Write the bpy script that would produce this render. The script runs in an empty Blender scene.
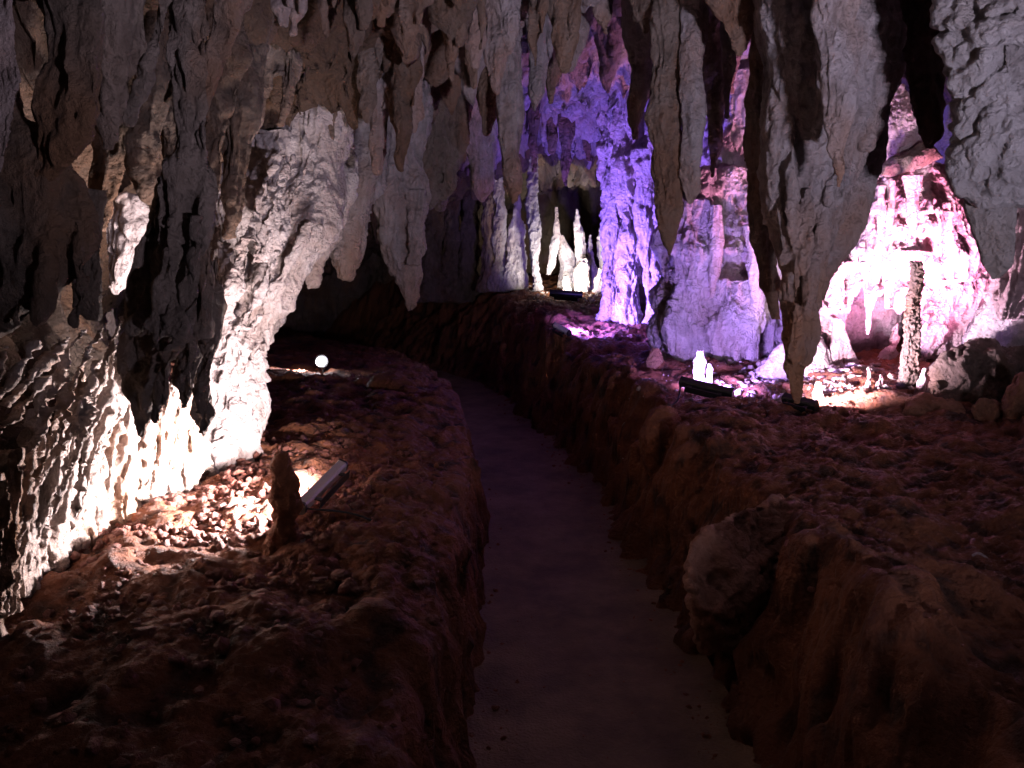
import bpy, bmesh, math, random
import numpy as np
from mathutils import Vector, Matrix

rng = np.random.default_rng(7)
random.seed(7)
scene = bpy.context.scene
COL = scene.collection
F = 788.0
PITCH = math.radians(8)
CAMZ = 1.6
CP, SP = math.cos(PITCH), math.sin(PITCH)

# ------------------------------------------------------------------ placing
def P(px, py, Y):
    """world point that stands Y metres ahead of the camera, seen along a sight line"""
    u = (px - 512) / F
    v = -(py - 384) / F
    t = Y / (CP + v * SP)
    return np.array([u * t, Y, CAMZ + t * (-SP + v * CP)])

def SC(Y):
    return Y / F

# ------------------------------------------------------------------ noise
_perm = rng.permutation(256).astype(np.int32)
_perm = np.concatenate([_perm, _perm, _perm])
_g = rng.normal(size=(256, 3)).astype(np.float32)
_g /= np.linalg.norm(_g, axis=1)[:, None]

def noise(p):
    p = np.asarray(p, dtype=np.float32)
    fi = np.floor(p)
    i = fi.astype(np.int32) & 255
    f = p - fi
    w = f * f * f * (f * (f * 6 - 15) + 10)
    out = np.zeros(len(p), np.float32)
    for dx in (0, 1):
        a = _perm[i[:, 0] + dx]
        wx = w[:, 0] if dx else 1 - w[:, 0]
        for dy in (0, 1):
            b = _perm[a + ((i[:, 1] + dy) & 255)]
            wy = w[:, 1] if dy else 1 - w[:, 1]
            for dz in (0, 1):
                h = _perm[b + ((i[:, 2] + dz) & 255)]
                wz = w[:, 2] if dz else 1 - w[:, 2]
                gr = _g[h]
                out += wx * wy * wz * (gr[:, 0] * (f[:, 0] - dx) + gr[:, 1] * (f[:, 1] - dy) + gr[:, 2] * (f[:, 2] - dz))
    return out * 1.6

def fbm(p, octv=4, gain=.5):
    p = np.asarray(p, np.float32)
    s = np.zeros(len(p), np.float32); a = 1.0; n = 0
    for k in range(octv):
        s += a * noise(p + 17.3 * k); n += a
        a *= gain; p = p * 2.03
    return s / n

def billow(p, octv=3, gain=.5):
    p = np.asarray(p, np.float32)
    s = np.zeros(len(p), np.float32); a = 1.0; n = 0
    for k in range(octv):
        s += a * np.abs(noise(p + 11.7 * k)); n += a
        a *= gain; p = p * 2.07
    return s / n

def smooth(x, a, b):
    t = np.clip((x - a) / (b - a), 0, 1)
    return t * t * (3 - 2 * t)

# ------------------------------------------------------------------ the cave's large forms
def path_cx(y):
    return np.interp(y, [0, 1.5, 2.4, 3.7, 5.4, 7, 8.7, 9.7, 10.6, 11.5, 12.5, 14, 18],
                     [.3, .31, .31, .27, .17, -.08, -.5, -.88, -1.45, -2.1, -2.9, -4.3, -7])
def path_hw(y):
    return np.interp(y, [0, 2.2, 2.7, 4, 5.4, 9, 12, 16], [.46, .44, .40, .39, .38, .35, .36, .4])
def path_z(y):
    return .04 * np.maximum(0, y - 4)
def bank_z(x, y):
    br = .45 + .07 * y + .03 * np.maximum(0, y - 7)
    bl = .45 + .07 * np.minimum(y, 3.3)
    t = smooth(x - path_cx(y), -.4, .4)
    b = br * t + bl * (1 - t)
    b = b + .10 * np.maximum(0, x - 1.9) * smooth(y, 2.5, 4.5)
    b = b + .10 * np.exp(-((x - 1.05) ** 2 / .08 + (y - 2.3) ** 2 / .35))
    b = b + .13 * np.exp(-((x - .98) ** 2 / .05 + (y - 2.15) ** 2 / .20)) * smooth(x, .5, .8)
    return b
def ceil_z(x, y):
    w = np.interp(y, [0, 5, 7.5, 20], [.72, .68, .42, .35])
    c = 3.35 - w * np.maximum(0, .2 - x) - .06 * np.maximum(0, y - 6)
    c = c + .10 * np.maximum(0, x - 3.0) * -4
    return np.maximum(c, .2)

# ------------------------------------------------------------------ materials
def nodes(m):
    m.use_nodes = True
    nt = m.node_tree
    return nt, nt.nodes, nt.links, nt.nodes['Principled BSDF']

def ramp(N, stops):
    r = N.new('ShaderNodeValToRGB')
    e = r.color_ramp.elements
    while len(e) < len(stops): e.new(.5)
    for k, (pos, c) in enumerate(stops):
        e[k].position = pos
        e[k].color = (*c, 1) if len(c) == 3 else c
    return r

def rock_mat(name, pale, mid, dark, warm, rough=.72, bump=1.0, warm_amt=.5, spec=.35, streak=.5, fine=1.0, wet=0.0):
    m = bpy.data.materials.new(name)
    nt, N, L, bs = nodes(m)
    geo = N.new('ShaderNodeNewGeometry')
    def mapped(s):
        mp = N.new('ShaderNodeMapping'); mp.inputs['Scale'].default_value = s
        L.new(geo.outputs['Position'], mp.inputs['Vector']); return mp.outputs[0]
    def nz(vec, scale, det=6, rough_=.6, dist=0):
        n = N.new('ShaderNodeTexNoise'); n.inputs['Scale'].default_value = scale
        n.inputs['Detail'].default_value = det; n.inputs['Roughness'].default_value = rough_
        n.inputs['Distortion'].default_value = dist
        L.new(vec, n.inputs['Vector']); return n.outputs['Fac']
    n_big = nz(mapped((1, 1, .6)), 2.2, 8, .65, .4)
    n_str = nz(mapped((1, 1, .12)), 14, 6, .65, .3)
    n_med = nz(geo.outputs['Position'], 9, 8, .7)
    n_fine = nz(geo.outputs['Position'], 70, 6, .7)
    def mixc(f, a, b, blend='MIX'):
        x = N.new('ShaderNodeMix'); x.data_type = 'RGBA'; x.blend_type = blend
        for s, v in ((x.inputs[0], f), (x.inputs[6], a), (x.inputs[7], b)):
            if isinstance(v, (int, float)): s.default_value = v
            elif isinstance(v, tuple): s.default_value = (*v, 1)
            else: L.new(v, s)
        return x.outputs[2]
    def math_(op, a, b=0.0, clamp=False):
        x = N.new('ShaderNodeMath'); x.operation = op; x.use_clamp = clamp
        for s, v in ((x.inputs[0], a), (x.inputs[1], b)):
            if isinstance(v, (int, float)): s.default_value = v
            else: L.new(v, s)
        return x.outputs[0]
    def rng_(v, a, b, c=0.0, d=1.0):
        x = N.new('ShaderNodeMapRange'); x.inputs[1].default_value = a; x.inputs[2].default_value = b
        x.inputs[3].default_value = c; x.inputs[4].default_value = d
        L.new(v, x.inputs[0]); return x.outputs[0]
    base = mixc(rng_(n_med, .35, .68), mid, pale)
    base = mixc(math_('MULTIPLY', rng_(n_big, .45, .62), warm_amt), base, warm)
    base = mixc(math_('MULTIPLY', rng_(n_str, .5, .72), streak), base, dark)
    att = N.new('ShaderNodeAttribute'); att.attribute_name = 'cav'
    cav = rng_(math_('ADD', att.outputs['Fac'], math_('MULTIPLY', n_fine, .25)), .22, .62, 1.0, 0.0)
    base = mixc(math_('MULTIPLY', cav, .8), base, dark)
    tip = N.new('ShaderNodeAttribute'); tip.attribute_name = 'tip'
    base = mixc(math_('MULTIPLY', tip.outputs['Fac'], .8), base, warm)
    base = mixc(rng_(n_fine, .62, .8, 0, .5), base, dark)
    L.new(base, bs.inputs['Base Color'])
    r = rng_(n_med, .3, .7, rough - wet, min(1, rough + .12))
    L.new(r, bs.inputs['Roughness'])
    bs.inputs['Specular IOR Level'].default_value = spec
    vor = N.new('ShaderNodeTexVoronoi'); vor.feature = 'SMOOTH_F1'; vor.inputs['Scale'].default_value = 38
    vw = N.new('ShaderNodeVectorMath'); vw.operation = 'ADD'
    nv = N.new('ShaderNodeTexNoise'); nv.inputs['Scale'].default_value = 12
    L.new(geo.outputs['Position'], nv.inputs['Vector'])
    vs = N.new('ShaderNodeVectorMath'); vs.operation = 'SCALE'; vs.inputs[3].default_value = .12
    L.new(nv.outputs['Color'], vs.inputs[0]); L.new(geo.outputs['Position'], vw.inputs[0]); L.new(vs.outputs[0], vw.inputs[1])
    L.new(vw.outputs[0], vor.inputs['Vector'])
    h = math_('ADD', math_('MULTIPLY', n_fine, .9 * fine), math_('MULTIPLY', n_med, 1.6))
    h = math_('ADD', h, math_('MULTIPLY', vor.outputs['Distance'], .7))
    n_vf = nz(geo.outputs['Position'], 260, 3, .6)
    h = math_('ADD', h, math_('MULTIPLY', n_vf, .25 * fine))
    b = N.new('ShaderNodeBump'); b.inputs['Strength'].default_value = min(1, bump); b.inputs['Distance'].default_value = .034 * bump
    L.new(h, b.inputs['Height']); L.new(b.outputs[0], bs.inputs['Normal'])
    return m

M = {}
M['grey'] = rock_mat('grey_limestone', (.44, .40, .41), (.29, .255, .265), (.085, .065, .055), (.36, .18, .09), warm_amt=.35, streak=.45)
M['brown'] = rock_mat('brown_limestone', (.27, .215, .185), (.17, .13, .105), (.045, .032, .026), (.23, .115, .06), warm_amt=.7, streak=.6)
M['dark'] = rock_mat('dark_shaded_limestone', (.17, .125, .10), (.105, .075, .055), (.025, .018, .014), (.16, .075, .032), warm_amt=.7, streak=.3, spec=.4)  # dark brown stone that also carries shade in its colour
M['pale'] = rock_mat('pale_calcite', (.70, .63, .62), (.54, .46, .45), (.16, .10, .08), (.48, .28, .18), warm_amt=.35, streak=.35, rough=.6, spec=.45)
M['ochre'] = rock_mat('ochre_calcite', (.66, .57, .53), (.48, .38, .33), (.12, .07, .045), (.46, .22, .08), warm_amt=.75, streak=.5, rough=.6, spec=.45)
M['rose'] = rock_mat('rose_calcite', (.72, .58, .60), (.56, .40, .43), (.18, .07, .08), (.50, .24, .20), warm_amt=.4, streak=.35, rough=.55, spec=.5)
M['scallop'] = rock_mat('scalloped_limestone', (.42, .40, .41), (.31, .295, .30), (.12, .10, .10), (.29, .23, .19), warm_amt=.35, streak=.12)
M['clay'] = rock_mat('red_clay', (.30, .105, .045), (.17, .056, .026), (.028, .013, .008), (.36, .13, .055), rough=.66, warm_amt=.5, streak=.1, spec=.4, bump=1.0, wet=.2)
M['clayrock'] = rock_mat('clay_stained_rock', (.40, .22, .13), (.27, .13, .075), (.07, .03, .018), (.36, .13, .06), rough=.66, warm_amt=.6, streak=.2, spec=.4)
M['gravel'] = rock_mat('gravel_stone', (.32, .15, .12), (.19, .065, .045), (.05, .02, .014), (.27, .075, .045), rough=.55, warm_amt=.7, streak=.0, spec=.5)

def path_mat():
    m = bpy.data.materials.new('worn_path_cement')
    nt, N, L, bs = nodes(m)
    geo = N.new('ShaderNodeNewGeometry')
    n1 = N.new('ShaderNodeTexNoise'); n1.inputs['Scale'].default_value = 3; n1.inputs['Detail'].default_value = 9; n1.inputs['Roughness'].default_value = .7
    n2 = N.new('ShaderNodeTexNoise'); n2.inputs['Scale'].default_value = 90; n2.inputs['Detail'].default_value = 4
    for n in (n1, n2): L.new(geo.outputs['Position'], n.inputs['Vector'])
    r = ramp(N, [(.32, (.11, .065, .035)), (.5, (.20, .125, .07)), (.68, (.30, .20, .115))])
    L.new(n1.outputs['Fac'], r.inputs[0]); L.new(r.outputs[0], bs.inputs['Base Color'])
    bs.inputs['Roughness'].default_value = .7
    a = N.new('ShaderNodeMath'); a.operation = 'ADD'; L.new(n1.outputs['Fac'], a.inputs[0]); L.new(n2.outputs['Fac'], a.inputs[1])
    b = N.new('ShaderNodeBump'); b.inputs['Strength'].default_value = .7; b.inputs['Distance'].default_value = .012
    L.new(a.outputs[0], b.inputs['Height']); L.new(b.outputs[0], bs.inputs['Normal'])
    return m
M['path'] = path_mat()
M['redrock'] = rock_mat('red_stained_boulder', (.52, .28, .20), (.38, .18, .12), (.08, .03, .018), (.36, .13, .06), rough=.6, warm_amt=.6, streak=.1, spec=.45)

def metal_mat(name, col, rough, metallic=0.6):
    m = bpy.data.materials.new(name)
    nt, N, L, bs = nodes(m)
    n = N.new('ShaderNodeTexNoise'); n.inputs['Scale'].default_value = 60; n.inputs['Detail'].default_value = 6
    r = ramp(N, [(.3, tuple(c * .6 for c in col)), (.7, col)])
    L.new(n.outputs['Fac'], r.inputs[0]); L.new(r.outputs[0], bs.inputs['Base Color'])
    bs.inputs['Roughness'].default_value = rough; bs.inputs['Metallic'].default_value = metallic
    return m
M['alu'] = metal_mat('dusty_aluminium', (.62, .58, .58), .5, .15)
M['black'] = metal_mat('black_painted_metal', (.02, .02, .02), .4, .2)
M['rubber'] = metal_mat('cable_rubber', (.015, .014, .014), .6, 0)

def lamp_mat(name, col, s):
    m = bpy.data.materials.new(name)
    nt, N, L, bs = nodes(m)
    bs.inputs['Base Color'].default_value = (.8, .8, .8, 1); bs.inputs['Roughness'].default_value = .3
    bs.inputs['Emission Color'].default_value = (*col, 1); bs.inputs['Emission Strength'].default_value = s
    return m

# ------------------------------------------------------------------ mesh making
def make_mesh(name, verts, faces_flat, loops, mat, attrs=None, smooth_=True):
    """faces_flat: array (n, k) of vertex indices"""
    me = bpy.data.meshes.new(name)
    n, k = faces_flat.shape
    me.vertices.add(len(verts)); me.vertices.foreach_set('co', np.asarray(verts, np.float32).ravel())
    me.loops.add(n * k); me.loops.foreach_set('vertex_index', faces_flat.astype(np.int32).ravel())
    me.polygons.add(n); me.polygons.foreach_set('loop_start', np.arange(0, n * k, k, dtype=np.int32))
    me.polygons.foreach_set('loop_total', np.full(n, k, np.int32))
    me.update(calc_edges=True)
    if smooth_: me.polygons.foreach_set('use_smooth', np.ones(n, bool))
    for a, v in (attrs or {}).items():
        at = me.attributes.new(a, 'FLOAT', 'POINT'); at.data.foreach_set('value', np.asarray(v, np.float32))
    me.materials.append(mat)
    return me

def tag(o, label=None, cat=None, group=None, kind=None):
    if label: o['label'] = label
    if cat: o['category'] = cat
    if group: o['group'] = group
    if kind: o['kind'] = kind
    return o

def link(name, me, loc=(0, 0, 0), parent=None):
    o = bpy.data.objects.new(name, me)
    COL.objects.link(o)
    o.location = loc
    if parent is not None: o.parent = parent
    return o

def empty(name, loc):
    o = bpy.data.objects.new(name, None); COL.objects.link(o); o.location = loc; o.empty_display_size = .1
    return o

def rings_to_geo(rings, segs=20, vs=None, fs=None, lobes=None):
    """rings: list of (x,y,z,rx,ry). closed tube with caps"""
    b = len(vs)
    n = len(rings)
    th = np.linspace(0, 2 * math.pi, segs, endpoint=False)
    ph = rng.uniform(0, 6.28, 3)
    lob = 1 + .10 * np.sin(2 * th + ph[0]) + .08 * np.sin(3 * th + ph[1]) + .05 * np.sin(5 * th + ph[2])
    for (x, y, z, rx, ry) in rings:
        for t, l in zip(th, lob):
            vs.append((x + rx * l * math.cos(t), y + ry * l * math.sin(t), z))
    for i in range(n - 1):
        for j in range(segs):
            a = b + i * segs + j; c = b + i * segs + (j + 1) % segs
            fs.append((a, c, c + segs, a + segs))
    vs.append(tuple(rings[0][:3])); vs.append(tuple(rings[-1][:3]))
    t0, t1 = b + n * segs, b + n * segs + 1
    for j in range(segs):
        fs.append((t0, b + (j + 1) % segs, b + j))
        e = b + (n - 1) * segs
        fs.append((t1, e + j, e + (j + 1) % segs))

def densify(rings, step=.12):
    out = []
    for a, b in zip(rings[:-1], rings[1:]):
        d = max(1, int(abs(a[2] - b[2]) / step))
        for k in range(d):
            t = k / d
            out.append(tuple(a[i] * (1 - t) + b[i] * t for i in range(5)))
    out.append(rings[-1])
    # soft wobble so that no run stays straight
    res = []
    ph = rng.uniform(0, 6.28, 2)
    for k, r in enumerate(out):
        w = .10 * min(r[3], .3) if 0 < k < len(out) - 1 else 0
        s = 1 + (rng.uniform(-.10, .10) if 0 < k < len(out) - 1 else 0)
        res.append((r[0] + w * math.sin(k * 1.3 + ph[0]), r[1] + w * math.cos(k * 1.1 + ph[1]), r[2], r[3] * s, r[4] * s))
    return res

def ch(Y, pts, dr=.85, ceil=False, dY=0.0, flare=1.35):
    """chain of rings from sight-line widths at distance Y: pts (px, py, width in px at that distance)"""
    rings = []
    n = len(pts)
    for k, (px, py, w) in enumerate(pts):
        y = Y + dY * k / max(1, n - 1)
        c = P(px, py, y); r = max(.004, w * SC(y) * .5)
        rings.append((c[0], c[1], c[2], r, r * dr))
    if ceil:
        x, y, z, rx, ry = rings[0]
        cz = float(ceil_z(np.array(x), np.array(y)))
        if cz + .12 > z:
            f = 1 + (flare - 1) * min(1, (cz - z) / .6 + .2)
            rings.insert(0, (x, y, cz + .4, rx * f * 1.1, ry * f * 1.1))
            if cz - z > .25: rings.insert(1, (x, y, z + .75 * (cz - z), rx * (1 + .4 * (f - 1)), ry * (1 + .4 * (f - 1))))
    return ('c', rings)

def ball(px, py, Y, w, h, d=None):
    c = P(px, py, Y); s = SC(Y) * .5
    return ('b', c, (w * s, (d if d is not None else w * s * .8), h * s))

def prim_geo(prims, segs):
    vs, fs = [], []
    for p in prims:
        if p[0] == 'h':
            bm = bmesh.new()
            for q in p[1]: bm.verts.new(tuple(q))
            bmesh.ops.convex_hull(bm, input=bm.verts)
            bmesh.ops.triangulate(bm, faces=bm.faces)
            for v in [v for v in bm.verts if not v.link_faces]: bm.verts.remove(v)
            bm.verts.index_update(); b0 = len(vs)
            vs += [tuple(v.co) for v in bm.verts]
            fs += [tuple(b0 + v.index for v in f_.verts) for f_ in bm.faces]
            bm.free()
            continue
        if p[0] == 'c':
            r = p[1]
            if r[0][2] < r[-1][2]: r = r[::-1]
            rings_to_geo(densify(r), segs, vs, fs)
        else:
            _, c, s = p
            rr = []
            for k in range(1, 12):
                a = math.pi * k / 12
                rr.append((c[0], c[1], c[2] + s[2] * math.cos(a), s[0] * math.sin(a), s[1] * math.sin(a)))
            rings_to_geo(rr, segs, vs, fs)
    return vs, fs

def displace(co, no, D):
    s = D.get('seed', 0.0)
    c = co + s
    d = np.zeros(len(co), np.float32)
    amp = 1e-6
    hn = no.copy(); hn[:, 2] *= D.get('vert', .6)
    side = np.clip(1 - np.abs(no[:, 2]), .15, 1)
    if D.get('lump', 0):
        f = D.get('lf', 4.0)
        d += D['lump'] * fbm(c * np.array([f, f, f * .7], np.float32), 3, .4); amp += D['lump'] * .8
    if D.get('flute', 0):
        f = D.get('ff', 11.0)
        w = noise(c * 3.0) * .35
        q = c * np.array([f, f, f * D.get('fz', .22)], np.float32) + w[:, None]
        d += D['flute'] * (.30 - 1.6 * np.abs(noise(q)) - .6 * np.abs(noise(q * 2.3 + 5))) * side; amp += D['flute'] * .8
    if D.get('saw', 0):
        f = D.get('sf', 3.0)
        ph = noise(c * np.array([9, 9, .4], np.float32)) * 3.2 + noise(c * 2.5) * .8
        t = c[:, 2] * f + ph
        v = 1 - (t - np.floor(t))
        v = v * smooth(1 - v, 0, .18)
        d += D['saw'] * (v - .4) * side; amp += D['saw'] * .5
    if D.get('fine', 0):
        f = D.get('finef', 22.0)
        d += D['fine'] * (1.6 * billow(c * np.array([f, f, f * .75], np.float32), 2, .5) - .5 + .45 * fbm(c * f * 2.4, 2, .6)); amp += D['fine'] * .5
    if D.get('scal', 0):
        f = D.get('scf', 7.0)
        q = np.stack([c[:, 0] * f + c[:, 2] * f * .8, c[:, 1] * f, c[:, 2] * f * 1.5 - c[:, 0] * f * .9], -1).astype(np.float32) + (noise(c * 2.0) * .9)[:, None]
        d += D['scal'] * (.6 - 1.0 * (1 - np.abs(noise(q)) * 2.2).clip(0, 1) ** 2) + D['scal'] * .4 * fbm(q * 2, 3); amp += D['scal'] * .6
    lim = D.get('lim', None)
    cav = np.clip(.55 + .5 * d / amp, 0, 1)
    return co + hn * d[:, None], cav

def remesh(prims, voxel, segs=20):
    vs, fs = prim_geo(prims, segs)
    me = bpy.data.meshes.new('tmp'); me.from_pydata(vs, [], fs); me.update()
    ob = bpy.data.objects.new('tmp', me); COL.objects.link(ob)
    md = ob.modifiers.new('r', 'REMESH'); md.mode = 'VOXEL'; md.voxel_size = voxel
    dg = bpy.context.evaluated_depsgraph_get(); dg.update()
    em = ob.evaluated_get(dg).to_mesh()
    n = len(em.vertices)
    co = np.empty(n * 3, np.float32); em.vertices.foreach_get('co', co); co = co.reshape(-1, 3)
    no = np.empty(n * 3, np.float32); em.vertex_normals.foreach_get('vector', no); no = no.reshape(-1, 3)
    nf = len(em.polygons)
    fi = np.empty(nf * 4, np.int32)
    lt = np.empty(nf, np.int32); em.polygons.foreach_get('loop_total', lt)
    if (lt == 4).all():
        em.loops.foreach_get('vertex_index', fi); fi = fi.reshape(-1, 4)
    else:
        em.calc_loop_triangles(); fi = np.empty(len(em.loop_triangles) * 3, np.int32)
        em.loop_triangles.foreach_get('vertices', fi); fi = fi.reshape(-1, 3)
    ob.evaluated_get(dg).to_mesh_clear()
    bpy.data.objects.remove(ob); bpy.data.meshes.remove(me)
    return co, no, fi

def vnormals(co, fi):
    a, b, c = co[fi[:, 0]], co[fi[:, 1]], co[fi[:, -2]]
    fn = np.cross(co[fi[:, 2]] - a, co[fi[:, -1]] - b) if fi.shape[1] == 4 else np.cross(b - a, co[fi[:, 2]] - a)
    no = np.zeros_like(co)
    for k in range(fi.shape[1]):
        for ax in range(3): no[:, ax] += np.bincount(fi[:, k], fn[:, ax], len(co))
    no /= np.linalg.norm(no, axis=1)[:, None] + 1e-12
    return no

TOT = [0]
def rock_mesh(name, prims, mat, D, voxel, tip=0.0, passes=1, tipdir=-1, tl=.45):
    co, no, fi = remesh(prims, voxel)
    D = dict(D); D.setdefault('seed', float(rng.uniform(0, 40)))
    if D.get('saw', 0) or D.get('flute', 0) or D.get('lump', 0):
        D1 = dict(D); D1['fine'] = 0
        D2 = dict(seed=D['seed'] + 9, fine=D.get('fine', 0), finef=D.get('finef', 22), vert=1)
        co, c1 = displace(co, no, D1)
        no = vnormals(co, fi)
        co, c2 = displace(co, no, D2)
        cav = c1 * .65 + c2 * .35
    else:
        co, cav = displace(co, no, D)
    z0, z1 = co[:, 2].min(), co[:, 2].max()
    if tip:
        t = (co[:, 2] - z0) / tl if tipdir < 0 else (z1 - co[:, 2]) / tl
        tipv = tip * (1 - smooth(t + .35 * noise(co * 5), 0, 1))
    else:
        tipv = np.zeros(len(co), np.float32)
    TOT[0] += len(co)
    base = np.array([co[:, 0].mean(), co[:, 1].mean(), z0], np.float32)
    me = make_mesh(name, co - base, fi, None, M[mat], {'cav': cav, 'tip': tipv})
    return me, base

def rock(name, label, cat, prims, mat='grey', D=None, voxel=.014, tip=0.0, group=None, kind=None, parent=None, tipdir=-1, tl=.45):
    me, base = rock_mesh(name, prims, mat, D or {}, voxel, tip, tipdir=tipdir, tl=tl)
    if parent is not None:
        o = link(name, me, base - np.array(parent.location), parent)
        return o
    o = link(name, me, base)
    return tag(o, label, cat, group, kind)

def DD(s=1.0, **k):
    d = dict(lump=.085 * s, lf=4.6 / max(.5, s ** .5), flute=.014 * s, ff=9.0 / max(.6, s ** .5), saw=.026 * s, sf=3.0, fine=.017 * min(1.2, s ** .6), finef=13)
    d.update(k)
    return d

# ------------------------------------------------------------------ ground
def axis(pts):
    out = []
    for (a, b, n) in pts: out += list(np.linspace(a, b, n, endpoint=False))
    out.append(pts[-1][1]); return np.array(out)

def grid_mesh(name, X, Y, Z, mat, attrs=None):
    ny, nx = X.shape
    idx = np.arange(nx * ny).reshape(ny, nx)
    f = np.stack([idx[:-1, :-1], idx[:-1, 1:], idx[1:, 1:], idx[1:, :-1]], -1).reshape(-1, 4)
    co = np.stack([X, Y, Z], -1).reshape(-1, 3)
    return make_mesh(name, co, f, None, mat, attrs)

def ground_height(x, y, detail=True):
    p = np.stack([x, y, np.zeros_like(x)], -1).astype(np.float32)
    wob = .10 * fbm(p * 2.2, 4) + .03 * noise(p * 9)
    d = np.abs(x - path_cx(y)) - path_hw(y) + wob * np.where(x < path_cx(y), .8, 2.0)
    s = smooth(d, .0, np.where(x < path_cx(y), .13, .42 + .3 * np.maximum(0, y - 8.2)) + .06 * noise(p * 1.3))
    lo = path_z(y) - .05
    hi = bank_z(x, y) + .10 * fbm(p * 1.1 + 3, 3) + .055 * fbm(p * 3.2 + 8, 3)
    rough = .018 * fbm(p * 9 + 2, 4) + .014 * (billow(p * 22, 3) * 2 - .6)
    hi = hi + rough - .10 * np.exp(-np.maximum(d - .1, 0) / .18)
    return lo + (hi - lo) * s, d

xs = axis([(-9, -3.5, 40), (-3.5, -2, 60), (-2, 2.2, 330), (2.2, 4, 90), (4, 9, 40)])
ys = axis([(-5, .6, 30), (.6, 2, 80), (2, 5, 250), (5, 8, 160), (8, 13, 150), (13, 20, 40)])
GX, GY = np.meshgrid(xs, ys)
gz, gd = ground_height(GX.ravel(), GY.ravel())
co = np.stack([GX.ravel(), GY.ravel(), gz], -1).astype(np.float32)
# roughen the cut sides of the trench sideways too
_nx, _ny = len(xs), len(ys)
_i = np.arange(_nx * _ny).reshape(_ny, _nx)
_f = np.stack([_i[:-1, :-1], _i[:-1, 1:], _i[1:, 1:], _i[1:, :-1]], -1).reshape(-1, 4)
gno = vnormals(co, _f)
up = smooth(gd, -.06, .06)[:, None]
co = (co + gno * (up * (.07 * fbm(co * 3.5 + 5, 3) + .028 * fbm(co * 9, 3) + .010 * (billow(co * 20, 2) * 2 - .5))[:, None])).astype(np.float32)
steep = np.exp(-((gd - .08) / .1) ** 2)
co[:, 0] += (steep * .05 * fbm(co * np.array([5, 5, 9], np.float32), 4)).astype(np.float32)
cv = np.clip(.5 + 1.2 * fbm(co * 9, 3), 0, 1)
ny, nx = GX.shape
idx = np.arange(nx * ny).reshape(ny, nx)
f = np.stack([idx[:-1, :-1], idx[:-1, 1:], idx[1:, 1:], idx[1:, :-1]], -1).reshape(-1, 4)
me = make_mesh('ground', co, f, None, M['clay'], {'cav': cv, 'tip': np.zeros(len(co))})
tag(link('ground', me), 'uneven red clay floor of the cave on both sides of the path', None, None, 'structure')

def gz_at(x, y):
    z, _ = ground_height(np.array([x], float), np.array([y], float)); return float(z[0])

# path sheet
py_ = np.linspace(-3, 13.5, 330); pu = np.linspace(-1, 1, 40)
PY, PU = np.meshgrid(py_, pu, indexing='ij')
PX = path_cx(PY) + PU * (path_hw(PY) + .12)
pp = np.stack([PX.ravel(), PY.ravel(), np.zeros(PX.size)], -1)
PZ = path_z(PY) + .012 * fbm(pp * 2.5, 3).reshape(PX.shape) + .004 * noise(pp * 14).reshape(PX.shape) + .03 * np.abs(PU) ** 6
me = grid_mesh('path', PX, PY, PZ, M['path'])
tag(link('path', me), 'worn dark cement footpath sunk between two clay banks', None, None, 'structure')

def gY(px, py, lift=0.0):
    lo, hi = 1.2, 14.0
    for y in np.arange(1.2, 14, .05):
        q = P(px, py, y)
        if q[2] < gz_at(q[0], q[1]) + lift: return float(y)
    return 14.0

# ------------------------------------------------------------------ shell: ceiling and walls
def hang_field(X, Y, n, seed, amp=(.05, .22), rad=(.04, .11), region=None):
    r = np.random.default_rng(seed)
    H = np.zeros_like(X)
    x0, x1, y0, y1 = region
    for k in range(n):
        cx, cy = r.uniform(x0, x1), r.uniform(y0, y1)
        a = r.uniform(*amp); s = r.uniform(*rad); e = r.uniform(.7, 1.6); t = r.uniform(0, 3.14)
        m = (np.abs(X - cx) < s * 3.4) & (np.abs(Y - cy) < s * 3.4)
        if not m.any(): continue
        dx, dy = X[m] - cx, Y[m] - cy
        u = dx * math.cos(t) + dy * math.sin(t); v = -dx * math.sin(t) + dy * math.cos(t)
        q = np.sqrt((u / e) ** 2 + (v * e) ** 2) / s
        H[m] = np.maximum(H[m], a * np.exp(-q ** 1.3))
    return H

cx_ = axis([(-7, -3, 30), (-3, 3, 330), (3, 7, 50)])
cy_ = axis([(-5, 1.2, 30), (1.2, 5, 170), (5, 9, 200), (9, 13, 120), (13, 20, 40)])
CX, CY = np.meshgrid(cx_, cy_)
p = np.stack([CX.ravel(), CY.ravel(), np.zeros(CX.size)], -1)
base = ceil_z(CX, CY)
low = (fbm(p * 1.3 + 4, 4) * .22).reshape(CX.shape)
rid = (np.abs(noise(p * np.array([2.2, 1.6, 1]) + 7)) * .35).reshape(CX.shape)
H = hang_field(CX, CY, 1150, 3, amp=(.06, .34), rad=(.045, .10), region=(-2.8, 3.6, 1.2, 12.5))
H2 = hang_field(CX, CY, 900, 5, amp=(.05, .16), rad=(.03, .06), region=(-2.6, 3.2, 2, 10))
dens = smooth(fbm(p * .9 + 20, 2).reshape(CX.shape), -.35, .1)
fine = (billow(p * 9, 3) * .06 + fbm(p * 24, 3) * .015).reshape(CX.shape)
CZ = base + low + rid - (H + H2) * (.35 + .65 * dens) - fine
co = np.stack([CX.ravel(), CY.ravel(), CZ.ravel()], -1).astype(np.float32)
ny, nx = CX.shape
idx = np.arange(nx * ny).reshape(ny, nx)
f = np.stack([idx[:-1, :-1], idx[1:, :-1], idx[1:, 1:], idx[:-1, 1:]], -1).reshape(-1, 4)
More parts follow.
